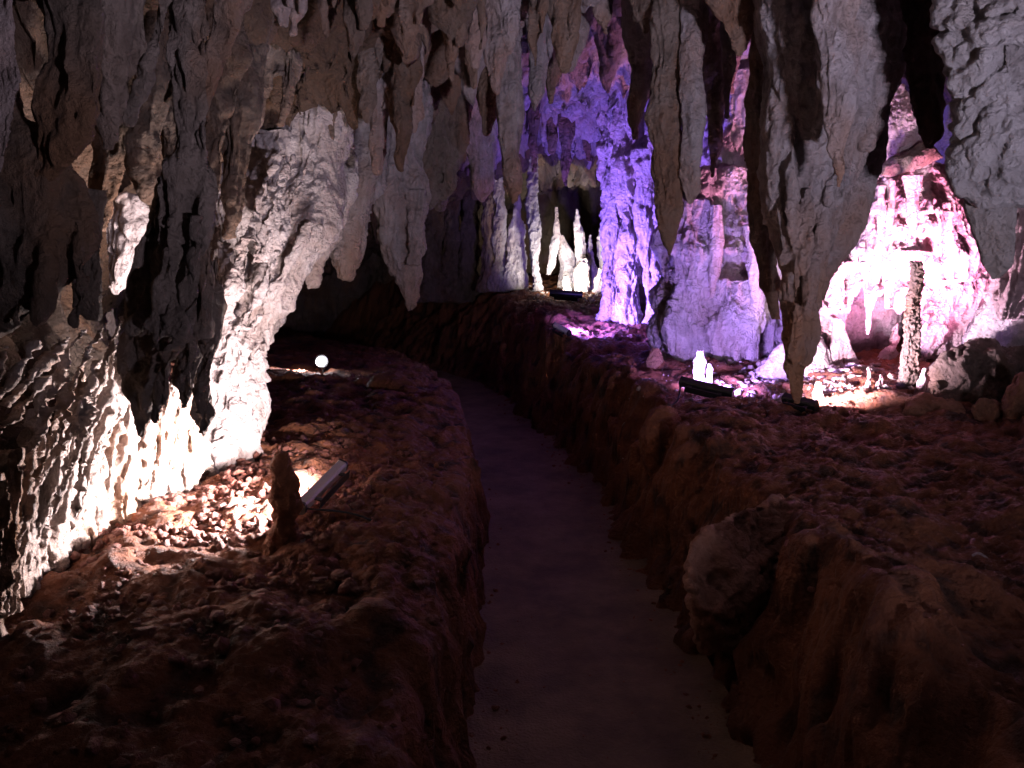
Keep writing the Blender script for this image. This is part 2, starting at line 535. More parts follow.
# sideways roughening so that hanging forms are not pure heights
co[:, 0] += .04 * fbm(co * 6, 3); co[:, 1] += .04 * fbm(co * 6 + 9, 3)
no_ = vnormals(co, f)
co, cav = displace(co, no_, dict(lump=.10, lf=3.5, fine=.05, finef=10, flute=.04, ff=9, vert=1))
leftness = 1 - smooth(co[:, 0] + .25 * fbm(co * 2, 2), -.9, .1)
cav = np.clip(cav * (1 - .45 * leftness) + 1.0 * (H + H2).ravel() - .1, 0, 1)  # left side and gaps between pendants darkened, shade put into the colour
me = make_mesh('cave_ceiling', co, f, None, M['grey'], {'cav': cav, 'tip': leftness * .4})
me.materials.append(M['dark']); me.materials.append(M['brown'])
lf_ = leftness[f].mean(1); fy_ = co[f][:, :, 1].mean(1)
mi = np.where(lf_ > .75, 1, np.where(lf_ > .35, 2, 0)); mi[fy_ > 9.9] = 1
mi[(co[f][:, :, 0].mean(1) > 2.3) & (fy_ > 4.6)] = 1  # roof stone darkened here so that it looks unlit
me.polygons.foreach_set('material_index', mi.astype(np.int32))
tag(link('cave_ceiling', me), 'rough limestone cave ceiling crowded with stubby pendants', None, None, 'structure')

def wall(name, label, line, z0, z1, mat, D, du=.03, dz=.03, prof=None, flip=False):
    """sheet that follows a floor line [(x,y)...]; prof(z)->offset along the line's inner normal"""
    line = np.array(line, float)
    seg = np.r_[0, np.cumsum(np.linalg.norm(np.diff(line, axis=0), axis=1))]
    nu = int(seg[-1] / du); nz = int((z1 - z0) / dz)
    u = np.linspace(0, seg[-1], nu); z = np.linspace(z0, z1, nz)
    lx = np.interp(u, seg, line[:, 0]); ly = np.interp(u, seg, line[:, 1])
    k = np.ones(9) / 9
    lx = np.r_[lx[:4], np.convolve(lx, k, 'valid'), lx[-4:]]; ly = np.r_[ly[:4], np.convolve(ly, k, 'valid'), ly[-4:]]
    tx, ty = np.gradient(lx), np.gradient(ly); tl = np.hypot(tx, ty) + 1e-9
    nxv, nyv = ty / tl, -tx / tl
    if flip: nxv, nyv = -nxv, -nyv
    Z, LX = np.meshgrid(z, lx, indexing='ij'); _, LY = np.meshgrid(z, ly, indexing='ij')
    _, NX = np.meshgrid(z, nxv, indexing='ij'); _, NY = np.meshgrid(z, nyv, indexing='ij')
    off = prof(Z) if prof else 0
    X = LX + NX * off; Y = LY + NY * off
    co = np.stack([X.ravel(), Y.ravel(), Z.ravel()], -1).astype(np.float32)
    ny_, nx_ = X.shape
    idx = np.arange(nx_ * ny_).reshape(ny_, nx_)
    q = np.stack([idx[:-1, :-1], idx[:-1, 1:], idx[1:, 1:], idx[1:, :-1]], -1).reshape(-1, 4)
    no = np.stack([NX.ravel(), NY.ravel(), np.zeros(NX.size)], -1).astype(np.float32)
    co, cav = displace(co, no, D)
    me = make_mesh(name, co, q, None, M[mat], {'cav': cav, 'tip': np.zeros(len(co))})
    return tag(link(name, me), label, None, None, 'structure')

WD = dict(lump=.22, lf=1.6, flute=.09, ff=5.0, saw=.07, sf=1.6, fine=.03, finef=9, vert=0)
# left wall, from behind the camera to beyond the bright column
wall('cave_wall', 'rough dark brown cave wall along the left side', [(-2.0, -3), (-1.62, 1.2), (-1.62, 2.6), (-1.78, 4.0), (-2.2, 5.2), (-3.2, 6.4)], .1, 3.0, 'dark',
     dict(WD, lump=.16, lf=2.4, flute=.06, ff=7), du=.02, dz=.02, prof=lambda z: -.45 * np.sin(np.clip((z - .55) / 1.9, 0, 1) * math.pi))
wall('cave_wall', 'dark far cave wall behind the left opening', [(-3.2, 6.2), (-4.6, 9), (-5.4, 12), (-3.0, 14.2), (-1.0, 13.6), (.2, 13.2), (1.9, 12.6)], .5, 3.6, 'dark', WD, du=.035, dz=.035)  # shade put into the stone colour so the opening stays black
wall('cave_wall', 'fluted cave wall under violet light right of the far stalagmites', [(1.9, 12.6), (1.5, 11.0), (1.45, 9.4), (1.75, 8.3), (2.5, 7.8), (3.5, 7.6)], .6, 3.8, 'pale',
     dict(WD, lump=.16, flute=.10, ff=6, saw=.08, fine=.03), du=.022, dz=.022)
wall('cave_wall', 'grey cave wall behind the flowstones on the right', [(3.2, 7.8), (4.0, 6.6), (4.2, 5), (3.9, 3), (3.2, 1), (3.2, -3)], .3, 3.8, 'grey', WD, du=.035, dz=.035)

def drips(n, seed, prof, Y, depth, w=(8, 22), ln=(30, 110), lean=0.0):
    """wax like drips over the front of a form; prof: [(py, centre px, half width px)]"""
    r = np.random.default_rng(seed); prof = np.array(prof, float); out = []
    for k in range(n):
        y0 = r.uniform(prof[0, 0], prof[-1, 0] - ln[0] * .5)
        L_ = r.uniform(*ln); y1 = min(y0 + L_, prof[-1, 0] + 6)
        u = r.uniform(-.96, .96); ww = r.uniform(*w) * (.5 + .5 * r.random())
        pts = []
        for j, (t, q) in enumerate([(0, .35), (.25, .7), (.5, .85), (.8, 1.0), (.93, .8), (1, .25)]):
            yy = y0 + (y1 - y0) * t
            cx = np.interp(yy, prof[:, 0], prof[:, 1]); hw = np.interp(yy, prof[:, 0], prof[:, 2])
            px = cx + u * hw + lean * t * L_ + r.uniform(-1.5, 1.5)
            c = P(px, yy, Y - depth * math.sqrt(max(0, 1 - u * u)) * (.75 + .35 * t)); rr = ww * q * SC(Y) * .5
            pts.append((c[0], c[1], c[2], max(rr, .005), max(rr, .005)))
        out.append(('c', pts))
    return out

# ------------------------------------------------------------------ formations, left side
STAL = 'stalactite'
# bright leaning column
rock('limestone_column', 'brightly lit white limestone column leaning into the ceiling left of the opening', 'column', [
    ch(4.55, [(305, 60, 60), (296, 130, 95), (292, 190, 105), (278, 240, 104), (258, 280, 88), (246, 320, 72), (238, 360, 62), (230, 400, 62), (222, 440, 68), (218, 480, 84)], .8, ceil=True, dY=-.6),
    ch(4.35, [(240, 250, 40), (228, 300, 36), (225, 350, 40), (220, 400, 46), (206, 430, 60), (200, 475, 74)], .8, dY=-.55),
    ch(4.7, [(318, 150, 60), (308, 190, 50), (290, 250, 46), (272, 310, 40), (262, 335, 20)], .8),
    ch(4.3, [(268, 130, 50), (262, 165, 64), (250, 215, 62), (238, 260, 50), (230, 300, 40)], .8), ch(4.0, [(224, 330, 50), (216, 400, 60), (210, 470, 80)], .8)] + drips(40, 61, [(150, 285, 45), (240, 262, 48), (300, 246, 38), (380, 228, 30), (470, 218, 38)], 4.2, .3, (8, 20), (30, 110), -.15),
    'pale', DD(.8, ff=10, flute=.03, fz=.14, saw=.03, lump=.08, lf=5, fine=.016, finef=15), .0095)
# two pendants right of the column and further ones
rock(STAL, 'blunt pale stalactite next to the bright column, left of the pair over the black opening', STAL, [
    ch(4.8, [(318, 60, 46), (322, 130, 50), (322, 180, 54), (318, 220, 44), (313, 255, 30), (311, 288, 8)], .8, ceil=True),
    ch(4.75, [(335, 180, 30), (328, 225, 22), (322, 250, 10)], .8)], 'pale', DD(.7, saw=.03), .011, .5)
rock(STAL, 'blunt rusty and grey stalactite, right of the pair over the black opening', STAL, [
    ch(5.1, [(352, 70, 60), (356, 130, 56), (354, 185, 52), (348, 225, 42), (345, 258, 30), (344, 279, 10)], .8, ceil=True),
    ch(5.05, [(338, 190, 24), (334, 230, 20), (338, 262, 12)], .8)], 'grey', DD(.7, saw=.03), .011, .7)
rock(STAL, 'long knobbly grey stalactite with a tapering tan tip beside the black opening', STAL, [
    ch(5.4, [(398, 60, 60), (402, 120, 50), (402, 160, 46), (400, 200, 50), (402, 240, 42), (407, 275, 26), (410, 312, 8)], .85, ceil=True),
    ch(5.3, [(388, 165, 24), (386, 205, 22), (388, 245, 12)], .8), ch(5.3, [(415, 190, 20), (414, 235, 18), (412, 265, 10)], .8)],
    'grey', DD(.8, saw=.03, ff=16), .011, .6)
rock(STAL, 'stubby dark stalactite with a small white tip right of the knobbly grey one', STAL, [
    ch(6.2, [(440, 60, 60), (438, 120, 50), (436, 160, 44), (432, 185, 32), (429, 210, 6)], .8, ceil=True),
    ch(6.2, [(446, 150, 30), (445, 185, 22), (443, 200, 8)], .8)], 'brown', DD(.7, saw=.03), .013)

# dark hanging masses upper left: label, mat, Y, chain
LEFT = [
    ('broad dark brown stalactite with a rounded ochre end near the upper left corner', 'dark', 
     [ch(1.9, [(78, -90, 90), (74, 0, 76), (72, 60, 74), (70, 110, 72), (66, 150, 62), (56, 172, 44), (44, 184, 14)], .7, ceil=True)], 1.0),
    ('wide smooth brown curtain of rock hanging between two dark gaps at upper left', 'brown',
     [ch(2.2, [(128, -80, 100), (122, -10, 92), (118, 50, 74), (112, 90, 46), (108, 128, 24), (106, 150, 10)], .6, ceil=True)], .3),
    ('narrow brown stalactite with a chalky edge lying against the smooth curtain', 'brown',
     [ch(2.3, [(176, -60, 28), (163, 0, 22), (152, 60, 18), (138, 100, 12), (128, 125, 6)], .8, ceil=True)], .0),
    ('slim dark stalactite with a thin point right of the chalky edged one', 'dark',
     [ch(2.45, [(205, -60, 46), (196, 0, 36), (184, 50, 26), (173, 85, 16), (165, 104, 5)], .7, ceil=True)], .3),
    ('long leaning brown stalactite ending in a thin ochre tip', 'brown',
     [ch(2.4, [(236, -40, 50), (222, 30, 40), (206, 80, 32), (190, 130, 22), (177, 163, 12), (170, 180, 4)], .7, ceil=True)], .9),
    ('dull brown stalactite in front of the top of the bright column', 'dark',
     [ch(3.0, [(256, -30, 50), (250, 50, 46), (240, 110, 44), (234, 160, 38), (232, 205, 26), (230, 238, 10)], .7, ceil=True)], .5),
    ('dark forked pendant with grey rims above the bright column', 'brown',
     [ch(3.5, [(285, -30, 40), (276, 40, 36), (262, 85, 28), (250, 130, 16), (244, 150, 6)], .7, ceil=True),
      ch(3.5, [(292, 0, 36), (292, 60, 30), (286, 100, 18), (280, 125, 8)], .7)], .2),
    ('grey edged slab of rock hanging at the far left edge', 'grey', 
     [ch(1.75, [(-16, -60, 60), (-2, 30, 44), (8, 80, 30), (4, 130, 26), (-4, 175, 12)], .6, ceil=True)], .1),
    ('dark pendant with added masses filling the black gap right of the broad brown stalactite', 'dark',
     [ch(2.9, [(150, 20, 50), (150, 90, 44), (142, 140, 40), (146, 190, 26), (150, 204, 8)], .7, ceil=True), ch(3.0, [(112, 40, 60), (108, 120, 56), (104, 170, 44), (100, 200, 30), (98, 230, 12)], .7, ceil=True), ch(3.05, [(172, 60, 50), (176, 130, 44), (178, 190, 30), (178, 230, 10)], .7, ceil=True)], .1),  # added dark masses keep the unlit gap behind them black
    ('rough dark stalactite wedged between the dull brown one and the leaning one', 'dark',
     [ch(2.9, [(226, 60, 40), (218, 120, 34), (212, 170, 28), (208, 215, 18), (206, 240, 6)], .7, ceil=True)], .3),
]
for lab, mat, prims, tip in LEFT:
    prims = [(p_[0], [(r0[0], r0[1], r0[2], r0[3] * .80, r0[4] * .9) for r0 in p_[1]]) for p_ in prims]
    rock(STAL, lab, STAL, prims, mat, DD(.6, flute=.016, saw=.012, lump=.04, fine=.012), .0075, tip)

# big dark curtain in front of the column's foot
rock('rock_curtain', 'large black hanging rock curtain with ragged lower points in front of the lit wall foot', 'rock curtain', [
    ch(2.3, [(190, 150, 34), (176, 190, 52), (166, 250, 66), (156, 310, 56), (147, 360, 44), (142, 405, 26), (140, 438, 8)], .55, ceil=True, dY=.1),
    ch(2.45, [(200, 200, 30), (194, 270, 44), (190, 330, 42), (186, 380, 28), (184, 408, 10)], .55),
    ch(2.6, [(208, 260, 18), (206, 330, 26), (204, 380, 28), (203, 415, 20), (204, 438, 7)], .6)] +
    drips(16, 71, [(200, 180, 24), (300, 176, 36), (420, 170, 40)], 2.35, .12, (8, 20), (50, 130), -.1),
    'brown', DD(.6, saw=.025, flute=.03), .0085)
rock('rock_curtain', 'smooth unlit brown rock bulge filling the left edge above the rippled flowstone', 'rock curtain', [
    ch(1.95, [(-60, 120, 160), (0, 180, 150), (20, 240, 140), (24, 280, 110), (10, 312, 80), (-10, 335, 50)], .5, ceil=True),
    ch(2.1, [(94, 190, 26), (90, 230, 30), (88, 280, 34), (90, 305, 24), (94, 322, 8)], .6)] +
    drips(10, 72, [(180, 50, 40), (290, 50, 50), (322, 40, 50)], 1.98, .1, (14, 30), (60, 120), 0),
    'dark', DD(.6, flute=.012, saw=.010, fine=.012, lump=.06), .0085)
rock('rock_spur', 'lit pink and white rock spur seen through a gap in the dark curtain', 'rock spur', [
    ch(3.7, [(126, 195, 34), (127, 225, 46), (124, 255, 34), (119, 285, 18), (117, 296, 8)], .7),
    ch(3.7, [(151, 212, 5), (148, 226, 12), (138, 240, 20)], .7)], 'pale', DD(.45, saw=.02, fine=.014), .009)

# flowstone ribs at the foot of the left wall
prims = []
r_ = np.random.default_rng(21)
for k in range(34):
    t = k / 33.0
    bx = -12 + 205 * t + r_.uniform(-5, 5)
    by = np.interp(bx, [-12, 0, 60, 130, 170, 240], [640, 600, 545, 500, 480, 462]) + r_.uniform(-4, 8)
    Yb = float(np.interp(bx, [-12, 0, 240], [2.1, 2.2, 3.85]))
    ty = np.interp(bx, [-12, 60, 110, 160, 200], [425, 385, 360, 392, 410]) + r_.uniform(-25, 45)
    lean = (by - ty) * r_.uniform(.12, .34)
    w = r_.uniform(12, 26)
    prims.append(ch(Yb, [(bx + lean, ty, w * .45), (bx + lean * .75 + r_.uniform(-3, 3), ty + (by - ty) * .25, w * .8), (bx + lean * .4 + r_.uniform(-3, 3), ty + (by - ty) * .55, w),
                         (bx + lean * .1, ty + (by - ty) * .85, w * 1.1), (bx, by + 14, w * 1.2)], .9, dY=-.06))
for pts, ya, yb in [
        ([(124, 316), (112, 350), (96, 385), (84, 420), (70, 470), (52, 520)], 2.75, 2.35), ([(104, 326), (88, 350), (74, 390), (58, 430), (34, 480)], 2.6, 2.25),
        ([(86, 330), (62, 360), (50, 392), (40, 402), (38, 420)], 2.5, 2.3), ([(70, 336), (48, 362), (22, 392), (-4, 410)], 2.45, 2.15),
        ([(36, 340), (22, 366), (4, 392), (-14, 410)], 2.3, 2.1), ([(44, 378), (30, 400), (8, 424), (-12, 440)], 2.35, 2.1),
        ([(62, 392), (50, 420), (32, 446), (14, 464), (-8, 480)], 2.4, 2.15), ([(96, 360), (84, 400), (66, 440), (44, 470), (28, 500), (16, 560)], 2.6, 2.2),
        ([(116, 350), (108, 390), (92, 430), (82, 470), (76, 520)], 2.7, 2.5), ([(8, 346), (4, 372), (-6, 390)], 2.15, 2.05), ([(140, 330), (130, 356), (122, 380)], 2.85, 2.75),
        ([(30, 470), (24, 510), (14, 550), (8, 600)], 2.3, 2.15), ([(6, 480), (4, 520), (-4, 570)], 2.15, 2.1)]:
    n_ = len(pts); ws = [4] + [r_.uniform(7, 12) for _ in range(n_ - 2)] + [5]
    prims.append(ch(ya - .1, [(a_ + r_.uniform(-2, 2), b_, w_) for (a_, b_), w_ in zip(pts, ws)], .9, dY=yb - ya))
prims.append(ch(3.65, [(185, 430, 40), (180, 480, 70), (176, 510, 80)], .6))
prims.append(ch(2.9, [(85, 430, 90), (75, 480, 110), (66, 560, 120)], .45))
prims.append(ch(3.3, [(135, 430, 60), (125, 480, 80), (118, 530, 90)], .45))
prims.append(ch(2.75, [(40, 450, 90), (30, 520, 100), (20, 600, 110)], .4))
rock('flowstone', 'rippled flowstone ribs running down to the clay along the left wall', 'flowstone', prims, 'ochre',
     DD(.5, lump=.035, lf=8, flute=.022, ff=15, saw=.035, sf=4, fine=.012, finef=22), .0075)
for k, (lab, prims) in enumerate([
    ('pointed glowing stalagmite leaning right at the wall foot, nearest to the ripples', [ch(2.95, [(126, 392, 5), (120, 410, 18), (112, 440, 30), (104, 480, 36), (98, 520, 44), (96, 550, 50)], .8)]),
    ('slim upright white stalagmite spire between the dark curtain points', [ch(3.35, [(163, 358, 5), (165, 385, 14), (166, 415, 22), (166, 450, 40), (164, 480, 50), (162, 500, 56)], .8)]),
    ('squat cream stalagmite under the tip of the dark curtain', [ch(3.15, [(150, 425, 8), (146, 445, 30), (140, 475, 44), (136, 520, 52)], .8)]),
    ('low rounded white stalagmite touching the left foot of the bright column', [ch(3.7, [(192, 428, 20), (190, 450, 44), (188, 480, 60)], .8)]),
]):
    rock('stalagmite', lab, 'stalagmite', prims, 'pale', DD(.45, saw=.03, sf=5, flute=.02, ff=18), .008, .2, tipdir=1)

# dark stalagmite in front of the left floodlight
rock('stalagmite', 'small rusty brown stalagmite standing beside the left floodlight', 'stalagmite', [
    ch(2.72, [(281, 453, 14), (281, 470, 26), (283, 490, 30), (287, 508, 32), (284, 522, 24), (282, 540, 30), (282, 560, 44)], .85)],
    'clay', DD(.35, saw=.015, sf=7, lump=.03, lf=12), .006)

# ------------------------------------------------------------------ ceiling stalactites, middle and right
ST = [
    # label, mat, prims, tip, D scale, voxel
    ('long grey stalactite with a rusty orange end hanging over the middle of the path', 'grey',
     [ch(5.6, [(512, -20, 36), (508, 40, 34), (508, 90, 32), (508, 120, 30), (511, 150, 30), (513, 175, 24), (514, 190, 16), (513, 204, 5)], .9, ceil=True)], 1.0, .45, .010),
    ('slender grey stalactite just right of the long one over the path', 'grey',
     [ch(5.8, [(538, -20, 34), (540, 20, 28), (539, 60, 24), (536, 90, 18), (534, 112, 6)], .9, ceil=True)], .1, .45, .010),
    ('dark narrow stalactite pressed between two paler ones over the path', 'brown',
     [ch(6.0, [(558, -20, 26), (556, 40, 22), (552, 80, 16), (550, 104, 5)], .9, ceil=True)], .3, .4, .011),
    ('smooth pinkish stalactite with a pale pointed end above the violet pocket', 'grey',
     [ch(5.5, [(590, -30, 34), (584, 10, 28), (576, 45, 18), (569, 72, 5)], .8, ceil=True)], .2, .4, .010),
    ('short grey stalactite right of the pinkish one', 'grey',
     [ch(5.9, [(612, -20, 26), (612, 30, 22), (610, 60, 16), (608, 86, 5)], .9, ceil=True)], .2, .4, .011),
    ('grey stalactite with a blunt waist and short tip left of the long brown one', 'grey',
     [ch(5.2, [(640, -20, 38), (640, 40, 36), (640, 70, 30), (636, 100, 24), (635, 122, 14), (635, 140, 5)], .9, ceil=True)], .3, .45, .010),
    ('long chocolate brown stalactite with a pointed end in front of the violet wall', 'brown',
     [ch(4.7, [(672, -30, 40), (668, 60, 34), (664, 120, 36), (668, 170, 34), (671, 215, 26), (671, 240, 14), (670, 256, 5)], .85, ceil=True)], .6, .5, .009),
    ('knotted grey stalactite hanging against the right side of the long brown one', 'grey',
     [ch(4.6, [(700, -30, 36), (694, 30, 28), (692, 80, 26), (692, 130, 26), (690, 170, 22), (694, 192, 18), (690, 204, 6)], .9, ceil=True)], .1, .45, .009),
    ('dark rusty pendant with a cream rim at the top edge', 'brown',
     [ch(4.2, [(730, -70, 60), (730, -10, 54), (734, 15, 44), (738, 38, 22), (739, 56, 6)], .7, ceil=True)], .5, .5, .009),
    ('thin pale straw shaped stalactite below the rusty pendant', 'grey',
     [ch(4.7, [(728, -10, 18), (728, 50, 14), (728, 90, 10), (727, 119, 4)], .9, ceil=True)], .1, .25, .008),
    ('dark stalactite behind the pale straw shaped one', 'brown',
     [ch(5.2, [(712, -20, 34), (714, 60, 28), (716, 110, 22), (714, 150, 14), (712, 178, 5)], .9, ceil=True)], .4, .45, .010),
    ('brown pleated stalactite filling the gap left of the giant one', 'brown',
     [ch(4.6, [(764, -30, 36), (762, 60, 30), (758, 150, 28), (762, 230, 26), (768, 280, 24), (776, 320, 12)], .8, ceil=True)], .6, .5, .009),
    ('short lilac stalactite at the top edge above the giant one', 'grey',
     [ch(3.9, [(798, -80, 34), (800, -20, 30), (803, 15, 20), (804, 36, 6)], .9, ceil=True)], .1, .4, .008),
    ('pale stalactite with an orange end overlapping the front of the giant one', 'grey',
     [ch(3.55, [(836, -90, 64), (834, -20, 54), (836, 50, 44), (838, 100, 42), (838, 140, 26), (839, 165, 18), (838, 188, 5)], .8, ceil=True)], .9, .5, .008),
    ('lilac grey stalactite with folded sides right of the orange tipped one', 'grey',
     [ch(3.9, [(878, -80, 50), (876, 0, 44), (872, 60, 36), (870, 110, 26), (866, 150, 10)], .8, ceil=True)], .1, .5, .009),
]
for lab, mat, prims, tip, s, vx in ST:
    prims = [(p_[0], [(r0[0], r0[1], r0[2], r0[3] * .84, r0[4] * .84) for r0 in p_[1]]) for p_ in prims]
    rock(STAL, lab, STAL, prims, mat, DD(s), vx, tip)

rock(STAL, 'giant stalactite nearly reaching the floor, grey above with a dark brown point', STAL, [
    ch(4.0, [(822, -90, 128), (822, 0, 122), (820, 70, 114), (817, 120, 104), (812, 170, 90), (806, 210, 72), (801, 250, 54), (799, 290, 40), (799, 330, 28), (797, 365, 22), (796, 388, 15), (795, 404, 5)], .7, ceil=True),
    ch(4.15, [(862, 20, 60), (860, 90, 56), (856, 150, 52), (848, 200, 46), (838, 240, 34), (824, 275, 22), (814, 300, 10)], .7),
    ch(4.05, [(776, 60, 30), (774, 140, 28), (778, 210, 24), (786, 270, 18), (791, 310, 8)], .7)] + drips(12, 62, [(0, 820, 60), (100, 818, 54), (200, 806, 36), (300, 799, 18), (360, 797, 10)], 4.0, .18, (10, 24), (60, 140)),
    'grey', DD(.7, flute=.014, ff=9, saw=.014, fine=.016, lump=.04), .0085, 1.2, tl=1.25)
rock('rock_pendant', 'massive grey scalloped rock pendant filling the upper right corner', 'rock pendant', [
    ch(3.3, [(1046, -130, 200), (1046, -20, 180), (1040, 60, 160), (1034, 110, 146), (1026, 150, 122), (1016, 185, 90), (1010, 200, 40)], .6, ceil=True),
    ch(3.2, [(1090, -60, 160), (1080, 60, 130), (1070, 130, 100), (1060, 180, 50)], .7)],
    'scallop', dict(scal=.034, scf=5.5, lump=.09, lf=4.5, fine=.020, finef=13, vert=1), .008)
rock(STAL, 'rounded brownish grey stalactite below the scalloped rock pendant', STAL, [
    ch(3.45, [(985, 100, 60), (988, 160, 50), (992, 200, 46), (995, 240, 38), (996, 266, 26), (996, 280, 10)], .8)],
    'scallop', DD(.5, flute=.012, saw=.01, fine=.008), .008, .6)

rock('rock_curtain', 'added dark rock mass standing in for the black gap left of the scalloped pendant', 'rock curtain', [
    ch(4.3, [(928, -60, 50), (926, 20, 40), (926, 80, 34), (928, 120, 26), (930, 150, 10)], .5, ceil=True), ch(4.4, [(906, -60, 40), (900, 10, 24), (902, 50, 12), (904, 76, 5)], .5, ceil=True)], 'dark', DD(.45), .009)  # added dark mass standing for a gap that is only unlit

# fillers: crowded ceiling rows, each its own stalactite
def filler_row(n, seed, px0, px1, Y, py0, py1, w0, w1, mats, where, group):
    r = np.random.default_rng(seed)
    xs_ = np.sort(np.linspace(px0, px1, n) + r.uniform(-.35, .35, n) * (px1 - px0) / n)
    ordn = ['first', 'second', 'third', 'fourth', 'fifth', 'sixth', 'seventh', 'eighth', 'ninth', 'tenth', 'eleventh', 'twelfth']
    for k, px in enumerate(xs_):
        y = Y + r.uniform(-.3, .3)
        tipy = r.uniform(py0, py1); w = r.uniform(w0, w1); dx = r.uniform(-4, 4)
        mt = mats[r.integers(len(mats))]
        L_ = tipy + 40
        prims = [ch(y, [(px, -20, w * 1.3), (px + dx * .3, tipy - L_ * .55, w * 1.05), (px + dx * .6, tipy - L_ * .25, w * .8), (px + dx, tipy - 12, w * .45), (px + dx, tipy, 5)], .85, ceil=True)]
        if r.random() < .5:
            prims.append(ch(y - .05, [(px + w * .4, -10, w * .7), (px + w * .4, tipy - L_ * .5, w * .5), (px + w * .35, tipy - L_ * .3, 5)], .85))
        colr = {'grey': 'grey', 'brown': 'brown', 'dark': 'dark'}[mt]
        rock(STAL, '%s stalactite, %s from left in the row %s' % (colr, ordn[k], where), STAL, prims, mt, DD(.5), .0105, r.uniform(0, .7), group)

filler_row(9, 31, 285, 480, 5.6, 60, 150, 22, 40, ['brown', 'brown', 'brown'], 'above the pair over the opening', 'stalactites above the black opening')
filler_row(6, 32, 300, 470, 7.4, 150, 215, 24, 40, ['brown', 'grey'], 'at the back of the black opening', 'stalactites at the back of the black opening')
filler_row(7, 33, 580, 760, 6.2, 40, 110, 18, 30, ['grey', 'brown'], 'behind the long brown one', 'stalactites behind the long brown one')
filler_row(6, 34, 610, 745, 5.0, -10, 40, 16, 28, ['grey', 'grey', 'brown'], 'along the top edge right of centre', 'short stalactites along the top edge')
filler_row(8, 35, 480, 640, 8.8, 150, 205, 9, 18, ['dark', 'dark'], 'in the far violet pocket', 'small stalactites in the violet pocket')
filler_row(8, 37, 262, 470, 3.7, 5, 70, 20, 40, ['dark', 'brown', 'brown'], 'nearest above the bright column', 'short stalactites nearest above the path')
filler_row(9, 38, 290, 500, 4.3, 70, 140, 18, 36, ['brown', 'brown', 'grey'], 'before the pair over the opening', 'short stalactites in front of the black opening')
filler_row(6, 39, 430, 560, 4.6, 10, 80, 18, 34, ['grey', 'grey', 'brown'], 'before the long rusty tipped one', 'short stalactites over the path')
filler_row(6, 40, 228, 350, 3.2, 15, 90, 15, 26, ['dark', 'grey', 'brown'], 'between the leaning one and the column top', 'narrow stalactites left of the column top')
filler_row(5, 41, 300, 400, 4.45, 120, 185, 14, 26, ['dark', 'brown', 'grey'], 'crossing the top of the bright column', 'stalactites crossing the column top')
filler_row(6, 36, 235, 360, 4.3, 20, 95, 22, 36, ['brown', 'brown', 'brown'], 'above the top of the bright column', 'stalactites above the bright column')

# ------------------------------------------------------------------ far group
Yf = 11.0
def mini(lab, Y, pts, mat='pale', name='stalagmite', **k):
    return rock(name, lab, name.replace('_', ' '), [ch(Y, pts, .85)] + k.get('extra', []), mat, DD(k.get('s', .3), saw=.03, sf=5, fine=.02, finef=11, **k.get('D', {})), k.get('vx', .016), 0)
rock('stalagmite', 'tent shaped far stalagmite with a glowing spike on its left side', 'stalagmite', [
    ch(Yf, [(556.5, 207, 3), (557, 220, 6), (557, 235, 8), (554, 250, 10), (551, 265, 7), (549, 275, 4)], .8),
    ch(Yf + .15, [(560, 235, 6), (566, 250, 15), (570, 268, 22), (572, 288, 32)], .7)], 'grey', DD(.3), .013)
mini('tall glowing far stalagmite right of the tent shaped one', Yf, [(577, 209, 2), (577, 220, 6), (579, 233, 10), (580, 247, 11), (581, 262, 12), (580, 292, 18)])
mini('small far stalagmite with a bead on top between two taller ones', Yf + .1, [(590.5, 234, 3), (590.5, 245, 6), (591, 262, 7), (594, 276, 14), (596, 292, 20)])
mini('bright forked far stalagmite against the violet wall', Yf, [(601, 228, 4), (602, 240, 9), (603, 256, 11), (607, 272, 12), (608, 292, 14)], extra=[ch(Yf, [(606, 232, 4), (606, 250, 7)], .8)])
mini('egg shaped white far stalagmite behind the distant floodlight', Yf - .3, [(584, 258, 6), (583, 268, 12), (582, 282, 14), (581, 292, 12)])
mini('stubby cream far stalagmite at the foot of the forked one', Yf - .3, [(602, 268, 6), (601, 278, 12), (601, 292, 14)])
mini('tiny white far stalagmite in front of the tent shaped one', Yf - .4, [(566, 276, 4), (567, 284, 7), (568, 294, 9)])
mini('bluish white far column with a round head, widest of the back row', Yf + .1, [(517, 160, 6), (517, 216, 7), (518, 226, 14), (515, 245, 18), (516, 262, 20), (516, 290, 24)], name='limestone_column')
mini('dim grey far column left of the bluish white one', Yf + .1, [(498, 150, 10), (500, 215, 10), (501, 235, 14), (500, 260, 12), (498, 292, 22)], 'grey', s=.6, name='limestone_column')
mini('brown far column at the left end of the back row', Yf + .1, [(489, 150, 8), (488, 220, 9), (487, 255, 10), (486, 292, 18)], 'brown', s=.7, name='limestone_column')
mini('dark far column with a glowing right edge', Yf - .2, [(532, 140, 10), (532, 200, 11), (534, 230, 12), (535, 260, 8), (536, 275, 8), (537, 294, 12)], 'grey', name='limestone_column')
for k, (px, w, lab) in enumerate([(470, 16, 'dim brown distant column right of the stubby white tipped stalactite'), (452, 14, 'dim brown distant column below the stubby white tipped stalactite'), (434, 18, 'dim brown distant column nearest to the black opening')]):
    mini(lab, 11.6, [(px, 100, w * 2), (px + 3, 160, w * 1.5), (px, 215, w * .9 + k * 2), (px - 2, 270, w * 1.2), (px, 302, w * 1.9)], 'dark', name='limestone_column', vx=.018, s=.8)

